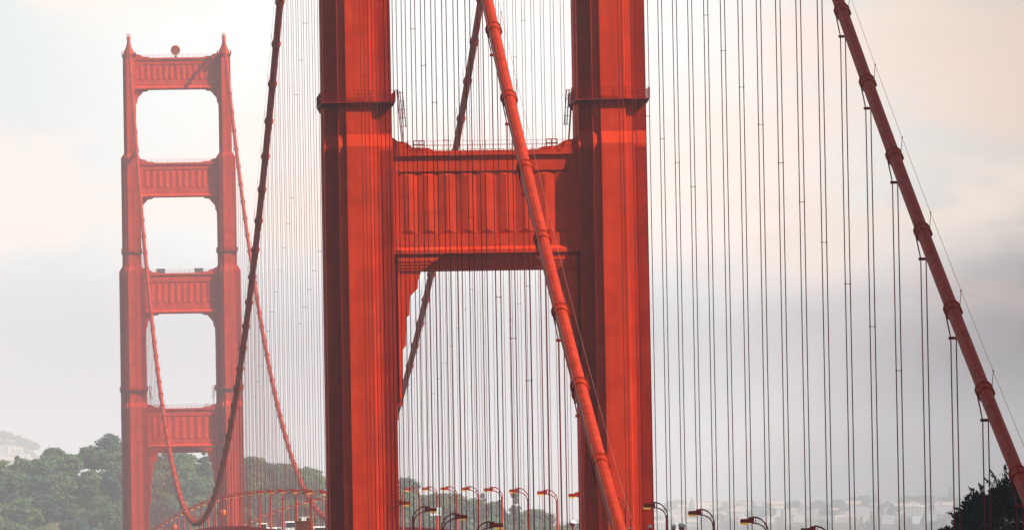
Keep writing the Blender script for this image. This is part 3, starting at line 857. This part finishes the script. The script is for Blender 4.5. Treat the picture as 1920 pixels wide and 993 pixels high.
W2 = noise_mat('white_stucco', (.47, .45, .42), (.57, .55, .52), .3, .9, .1)
W3 = noise_mat('tan_stucco', (.34, .27, .20), (.42, .34, .26), .3, .9, .1)
for q_ in (W1, W2, W3): window_grid(q_)
RF1 = noise_mat('grey_roof', (.40, .36, .33), (.50, .46, .42), .3, .9, .1)
RF2 = noise_mat('tan_roof', (.33, .25, .19), (.42, .32, .25), .3, .9, .1)
HP = [house_proto(9, 12, 7, W1, RF1, 'flat'), house_proto(12, 12, 8, W2, RF1, 'flat'), house_proto(11, 10, 6, W3, RF2, 'gable'), house_proto(22, 14, 9, W2, RF1, 'flat'), house_proto(16, 12, 7, W1, RF2, 'gable')]
HL = ['cream flat-roofed house among trees on the far city slope', 'white flat-roofed house among trees on the far city slope', 'tan gabled house among trees on the far city slope',
      'long white block among trees on the far city slope', 'cream gabled house among trees on the far city slope']
def house(k, x, y, label=None, group='pale houses on the far city slope', sx=1.0):
    x, y = fxy(x, y)
    t = empty('house', (x, y, ground_z(x, y)), label or HL[k], 'house', group, rnd.uniform(-.25, .25)); t.scale = (1.45 * rnd.uniform(.9, 1.3), 1.4, 1.3 * rnd.uniform(.8, 1.15))
    for me in HP[k]:
        o = bpy.data.objects.new(me.name.split('.')[0], me); COL.objects.link(o); o.parent = t
for yy, n, x0, x1 in ((6440, 22, 585, 960), (6330, 19, 560, 930), (6210, 19, 555, 900), (6080, 16, 555, 880), (5960, 14, 560, 840)):
    for i in range(n):
        x = lerp(x0, x1, (i + rnd.uniform(.15, .85)) / n)
        house(rnd.choices(range(5), (5, 5, 3, 2, 3))[0], x, yy + rnd.uniform(-30, 30))
HX, HY = fxy(692, 6480)
hall = empty('hall_building', (HX, HY, ground_z(HX, HY) - 1), 'long cream hall along the ridge of the far city', 'building')
hall.scale = (1.5, 1.4, 1.4)
m = MB(); m.box(-45, 45, -10, 10, -3, 9.5); m.box(-24, 24, -11, 11, -3, 11.2); m.build('wall', W1, hall)
m = MB(); m.box(-45.4, 45.4, -10.4, 10.4, 9.5, 10.1); m.box(-24.4, 24.4, -11.4, 11.4, 11.2, 11.8); m.build('roof', RF1, hall)
GT = 'dark hazy trees between the far city houses'
def fartree(k, x, y, s=1.0):
    x, y = fxy(x, y); plant(FARP[k], x, y, ground_z(x, y) - .5, s * 1.4, rnd.uniform(.85, 1.1), {0: 'small rounded hazy tree between far city houses', 1: 'broad hazy tree between far city houses', 2: 'pointed hazy conifer between far city houses'}[k], GT, rnd)
for i in range(30): fartree(rnd.choices((0, 1, 2), (3, 4, 1.4))[0], rnd.uniform(780, 985), rnd.uniform(6430, 6530), rnd.uniform(.75, 1.15))
for i in range(9): fartree(rnd.choices((0, 1, 2), (3, 3, 1))[0], rnd.uniform(555, 660), rnd.uniform(6430, 6520), rnd.uniform(.6, .9))
for i in range(60): fartree(rnd.choices((0, 1, 2), (4, 3, 1))[0], rnd.uniform(555, 960), rnd.uniform(5960, 6420), rnd.uniform(.5, .9))
for i in range(26): fartree(rnd.choices((0, 1, 2), (3, 4, 1))[0], rnd.uniform(548, 850), rnd.uniform(5640, 5800), rnd.uniform(.8, 1.2))
# pale houses and trees on the hazy hill beside the far tower
for i, (x, yy) in enumerate(((-70, 6385), (-60, 6388), (-53, 6380), (-44, 6386), (-36, 6384), (-28, 6378), (-21, 6372), (-62, 6340), (-50, 6345), (-39, 6342), (-29, 6338), (-17, 6346))):
    house((1, 0, 3, 1, 4)[i % 5], x, yy, 'pale house on the hazy hill beyond the woods at the frame edge', 'houses on the hazy far hill')
for i in range(22):
    x = rnd.uniform(-80, -14); yy = rnd.uniform(6440, 6510)
    x, yy = fxy(x, yy); plant(FARP[i % 2], x, yy, ground_z(x, yy) - .5, rnd.uniform(.9, 1.25), .9, 'faint tree along the top of the hazy hill beyond the woods', 'trees on the hazy far hill', rnd)

# dark cypress beside the far-side side span
def cypress():
    rn = random.Random(5); bx, by = 33.0, -205.0; gz = ground_z(bx, by)
    t = empty('cypress_tree', (bx, by, gz), 'big near-black cypress with ragged spiky crown beneath the thick red cable', 'tree')
    tr = MB(); v, f = [], []
    tr.tube([(0, 0, -1), (-.3, 0, 5), (-.8, .2, 9), (-1.2, 0, 13)], [.8, .6, .42, .15], 10)
    top = 83.0 - gz
    lobes = []      # (x, y, z, rx, rz) relative
    prof = [(22.6, 77.3, 1.5, 1.1), (24.0, 79.0, 1.5, 1.3), (25.2, 80.0, 1.4, 1.2), (26.5, 80.6, 1.6, 1.4), (28.2, 80.9, 1.8, 1.5), (30.5, 80.9, 2.2, 1.5), (33, 80.4, 2.4, 1.7), (36, 79.6, 2.4, 1.7), (39, 78, 2.4, 1.8),
            (24.2, 76.8, 2.0, 1.6), (27, 77.6, 2.6, 1.9), (30, 77.6, 2.8, 2.0), (34, 77, 3, 2.2), (38, 75.5, 2.8, 2), (23, 74.5, 2.2, 1.6), (26, 74, 3, 2), (30, 74, 3.2, 2.2), (35, 73.5, 3.2, 2.2), (41, 74.5, 2.2, 1.8), (28, 71, 3, 2), (33, 71, 3, 2)]
    for (x, z, rx, rz) in prof:
        for d in range(3):
            lobes.append((x - bx + rn.uniform(-.5, .5), rn.uniform(-3.2, 3.2) if d else rn.uniform(-.8, .8), z - gz + rn.uniform(-.4, .3) - (.35 if d else 0), rx, rz))
    def leaf(p, dr, s):
        u1 = dr.normalized(); q = u1.cross(Vector((rn.gauss(0, 1), rn.gauss(0, 1), rn.gauss(0, 1)))).normalized(); o = len(v)
        for a, b in ((-.6, -.35), (.5, -.4), (1.1, 0), (.4, .42), (-.6, .3)): v.append(tuple(p + u1 * a * s + q * b * s))
        f.append((o, o + 1, o + 2, o + 3, o + 4))
    for (x, y, z, rx, rz) in lobes:
        tr.tube([(-.6, 0, max(3, z - 4)), (x * .6 - .2, y * .6, z - 1.3), (x, y, z)], [.16, .1, .03], 5)
        for j in range(850):
            d = Vector((rn.gauss(0, 1), rn.gauss(0, 1), rn.gauss(0, 1))).normalized(); q = rn.uniform(.3, 1.0)
            p = Vector((x + d.x * rx * q, y + d.y * rx * q, z + d.z * rz * q))
            leaf(p, d + Vector((0, 0, .4)), rn.uniform(.12, .27))
    # ragged sprays that stick out of the crown
    def spray(a, b, n, th):
        a, b = Vector(a), Vector(b); pts = [a, a.lerp(b, .5) + Vector((0, 0, .12)), b]
        tr.tube([tuple(p) for p in pts], [.05, .03, .012], 5)
        for j in range(n):
            t_ = rn.random(); c = a.lerp(b, t_) + Vector((0, 0, .24 * t_ * (1 - t_) * 2)); w = th * (1.05 - t_)
            leaf(c + Vector((rn.gauss(0, w), rn.gauss(0, w), rn.gauss(0, w))), (b - a) + Vector((rn.gauss(0, .3), rn.gauss(0, .3), rn.gauss(0, .3))), rn.uniform(.07, .15))
    def W(x, z): return (x - bx, rn.uniform(-.8, .8), z - gz)
    for (x0, z0, x1, z1, n, th) in ((24.2, 78.6, 22.4, 79.6, 90, .2), (24.0, 79.3, 22.9, 80.0, 60, .15), (25.0, 80.6, 24.0, 81.6, 80, .2), (25.3, 80.8, 24.9, 81.9, 60, .16), (26.4, 81.2, 25.2, 82.3, 90, .2), (26.6, 81.4, 25.9, 82.9, 80, .18),
                                    (27.0, 81.6, 27.1, 83.3, 110, .22), (27.4, 81.6, 27.7, 82.9, 80, .2), (28.6, 81.8, 28.9, 82.7, 70, .2), (29.6, 81.9, 30.2, 82.8, 70, .2), (31, 81.6, 31.6, 82.7, 60, .2), (23.6, 77.6, 22.0, 78.3, 80, .18),
                                    (26.0, 80.2, 24.8, 80.7, 60, .16), (32.5, 81, 33.4, 82.2, 60, .2), (35, 80, 36, 81.4, 60, .2)):
        spray(W(x0, z0), W(x1, z1), n, th)
    tr.build('trunk', M['bark'], t)
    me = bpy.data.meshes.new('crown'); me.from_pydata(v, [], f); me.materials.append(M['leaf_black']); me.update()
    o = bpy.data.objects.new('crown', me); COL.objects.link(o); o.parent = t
cypress()

# ------------------------------------------------------------------ air
HAZE = 1.2e-4
m = MB(); m.box(-1410, 2610, -1160, 11910, -40, 300)
hm = bpy.data.materials.new('haze_air'); hm.use_nodes = True; nt = hm.node_tree; nt.nodes.clear()
pv = nt.nodes.new('ShaderNodeVolumePrincipled'); pv.inputs['Density'].default_value = HAZE; pv.inputs['Color'].default_value = (.93, .905, .925, 1)
pv.inputs['Anisotropy'].default_value = 0.0
out = nt.nodes.new('ShaderNodeOutputMaterial'); nt.links.new(pv.outputs[0], out.inputs['Volume'])
hz = tag(m.build('haze', hm), kind='stuff')

# ------------------------------------------------------------------ added opaque masses out of view that block the sun
def add_sun_blocker(outline, cxm, cym, seed, H=560.0):
    k = H / math.sin(SUN_EL); ox, oy = sd_.x * k, sd_.y * k
    rn = random.Random(seed); m = MB(); ring = []
    n = len(outline)
    for i in range(n):
        (x0, y0), (x1, y1) = outline[i], outline[(i + 1) % n]
        st = max(1, int(math.hypot(x1 - x0, y1 - y0) / 25))
        for j in range(st):
            t = j / st; ring.append((x0 + (x1 - x0) * t + rn.uniform(-2, 2) + ox, y0 + (y1 - y0) * t + rn.uniform(-3, 3) + oy))
    cxm += ox; cym += oy
    rings = []
    for f, dz in ((.2, -26), (.6, -24), (.9, -16), (.985, -6), (1.0, 2), (.985, 12), (.9, 46), (.7, 85), (.4, 110), (.12, 118)):
        lx, ly = dz * sd_.x / sd_.z, dz * sd_.y / sd_.z          # rings lean along the sun so the shadow keeps the outline
        rings.append([(cxm + (x - cxm) * f + lx, cym + (y - cym) * f + ly, CAM[2] + H + dz + (rn.uniform(-9, 9) if f < .95 else 0)) for x, y in ring])
    m.loft(rings, True, True)
    tag(m.build('sun_blocker', noise_mat('blocker_white', (.78, .78, .80), (.86, .86, .87), .01, 1.0, 0.0)), kind='stuff')  # opaque white mass, added only for the shade it casts

# ------------------------------------------------------------------ light
SUN_EL, SUN_AZ = R(42), R(116)       # azimuth clockwise from +y
sd_ = Vector((math.sin(SUN_AZ) * math.cos(SUN_EL), math.cos(SUN_AZ) * math.cos(SUN_EL), math.sin(SUN_EL)))
ld = bpy.data.lights.new('sun', 'SUN'); ld.energy = 5.0; ld.angle = R(0.6); ld.color = (1.0, .93, .84)
lo = bpy.data.objects.new('sun', ld); COL.objects.link(lo); lo.rotation_euler = sd_.to_track_quat('Z', 'Y').to_euler()
lo.location = (300, -200, 400)

add_sun_blocker([(-900, -1500), (-900, -345), (-300, -338), (-2, -334), (-10, -300), (-24, -240), (-41, -187), (-48, -160), (60, -128), (300, -150), (700, -140), (760, -700), (700, -1500), (0, -1580)], 350, -800, 3)  # added to shade the near air, far-side side span cable and cypress
add_sun_blocker([(130, 150), (175, 900), (240, 2000), (330, 3200), (420, 4600), (1600, 4600), (1600, 150)], 900, 2400, 4)  # added to darken the sunlit haze along the right edge of frame
add_sun_blocker([(-900, -172), (-900, -27), (-400, -25), (0, -27), (300, -25), (700, -28), (700, -172)], -100, -99, 5, 610.0)  # added to shade the air just before the near tower
w = bpy.data.worlds.new('World'); SC.world = w; w.use_nodes = True
nt = w.node_tree; N, L = nt.nodes, nt.links
bg = N['Background']
SKY_STRENGTH = 0.1
bg.inputs['Strength'].default_value = SKY_STRENGTH
sky = N.new('ShaderNodeTexSky'); sky.sky_type = 'NISHITA'; sky.sun_disc = False
sky.sun_elevation = SUN_EL; sky.sun_rotation = SUN_AZ; sky.air_density = 1.0; sky.dust_density = 1.0
tc = N.new('ShaderNodeTexCoord'); sep = N.new('ShaderNodeSeparateXYZ'); L.new(tc.outputs['Generated'], sep.inputs[0])
def math_node(op, a, b=None, c=None, clamp=False):
    n = N.new('ShaderNodeMath'); n.operation = op; n.use_clamp = clamp
    for i, q in enumerate((a, b, c)):
        if q is None: continue
        if isinstance(q, (int, float)): n.inputs[i].default_value = q
        else: L.new(q, n.inputs[i])
    return n.outputs[0]
def maprange(v, a, b, c=0., d=1., smooth_=True):
    n = N.new('ShaderNodeMapRange'); n.interpolation_type = 'SMOOTHSTEP' if smooth_ else 'LINEAR'
    L.new(v, n.inputs[0])
    for i, q in enumerate((a, b, c, d)): n.inputs[i + 1].default_value = q
    return n.outputs[0]
def noise(scale, detail, stretch=(1, 1, 1), rough=.5):
    mp = N.new('ShaderNodeMapping'); mp.inputs['Scale'].default_value = stretch; L.new(tc.outputs['Generated'], mp.inputs['Vector'])
    n = N.new('ShaderNodeTexNoise'); n.inputs['Scale'].default_value = scale; n.inputs['Detail'].default_value = detail; n.inputs['Roughness'].default_value = rough
    L.new(mp.outputs[0], n.inputs['Vector']); return n.outputs['Fac']
def mix(fac, a, b, mode='MIX'):
    n = N.new('ShaderNodeMix'); n.data_type = 'RGBA'; n.blend_type = mode
    if isinstance(fac, (int, float)): n.inputs[0].default_value = fac
    else: L.new(fac, n.inputs[0])
    for i, q in ((6, a), (7, b)):
        if isinstance(q, tuple): n.inputs[i].default_value = (*q, 1)
        else: L.new(q, n.inputs[i])
    return n.outputs[2]
# azimuth in radians clockwise from +y; elevation as z
az = math_node('ARCTAN2', sep.outputs[0], sep.outputs[1]); el = sep.outputs[2]
K = 1.0 / SKY_STRENGTH
def c(r, g, b, s=1.0): return (r * K * s, g * K * s, b * K * s)
EXPO = 0.82
G = 2 ** -EXPO
n1 = noise(22, 5, (1, 1, 2.2)); n2 = noise(60, 6, (1, 1, 2.6)); n3 = noise(9, 3, (1, 1, 1.6))
wob = math_node('ADD', math_node('MULTIPLY', math_node('SUBTRACT', n1, .5), .022), math_node('MULTIPLY', math_node('SUBTRACT', n2, .5), .008))
e2 = math_node('ADD', el, wob)
a2 = math_node('ADD', az, math_node('MULTIPLY', math_node('SUBTRACT', n3, .5), .05))
bright = mix(maprange(a2, -.005, .035), c(.86, .93, .92, G), c(1.14, 1.14, 1.11, G))
bright = mix(maprange(a2, .088, .155), bright, c(.70, .64, .58, G))      # upper cloud, warmer and dimmer away from the gap
bright = mix(maprange(n1, .42, .60, 0., .85), bright, mix(maprange(a2, .09, .16), c(1.25, 1.03, .92, G), c(.88, .63, .48, G)))
low = mix(maprange(a2, .06, .155), c(.76, .745, .79, G), c(.10, .08, .12, G))         # fog bank near the horizon
bank = maprange(e2, .047, .027)
cloud = mix(bank, bright, low)
st = math_node('MULTIPLY', math_node('MULTIPLY', maprange(e2, .0385, .0435), maprange(e2, .0545, .047)), math_node('MULTIPLY', maprange(a2, .085, .115), maprange(n2, .36, .52)))
cloud = mix(math_node('MULTIPLY', st, .75), cloud, c(1.0, .84, .70, G))
cover = math_node('MULTIPLY', maprange(math_node('ABSOLUTE', math_node('SUBTRACT', az, .05)), 1.3, .5), maprange(el, .55, .16))
veil = mix(0.35, sky.outputs[0], c(.41, .41, .43, G))
skyc = mix(cover, veil, cloud)
L.new(skyc, bg.inputs['Color'])

# ------------------------------------------------------------------ camera and render settings
cd = bpy.data.cameras.new('camera'); cam = bpy.data.objects.new('camera', cd); COL.objects.link(cam); SC.camera = cam
cd.sensor_width = 36.0; cd.lens = FPX * 36.0 / 1920.0; cd.clip_start = 1.0; cd.clip_end = 20000
fw = Vector((math.sin(YAW) * math.cos(PITCH), math.cos(YAW) * math.cos(PITCH), math.sin(PITCH)))
rt = Vector((math.cos(YAW), -math.sin(YAW), 0)); up = rt.cross(fw)
r2 = math.cos(ROLL) * rt - math.sin(ROLL) * up; u2 = math.sin(ROLL) * rt + math.cos(ROLL) * up
mw = Matrix((r2, u2, -fw)).transposed().to_4x4(); mw.translation = Vector(CAM)
cam.matrix_world = mw
SC.view_settings.view_transform = 'Standard'; SC.view_settings.look = 'None'; SC.view_settings.gamma = 1.0
SC.view_settings.use_curve_mapping = False; SC.view_settings.exposure = EXPO
SC.render.resolution_x, SC.render.resolution_y = 1024, 529
cy = SC.cycles
cy.use_denoising = True; cy.denoiser = 'OPENIMAGEDENOISE'
cy.max_bounces = 6; cy.diffuse_bounces = 3; cy.glossy_bounces = 2; cy.volume_bounces = 1; cy.transmission_bounces = 2
cy.use_adaptive_sampling = True; cy.adaptive_threshold = 0.01
SC.render.film_transparent = False
print('trees in wood', ntree, 'objects', len(SC.objects))
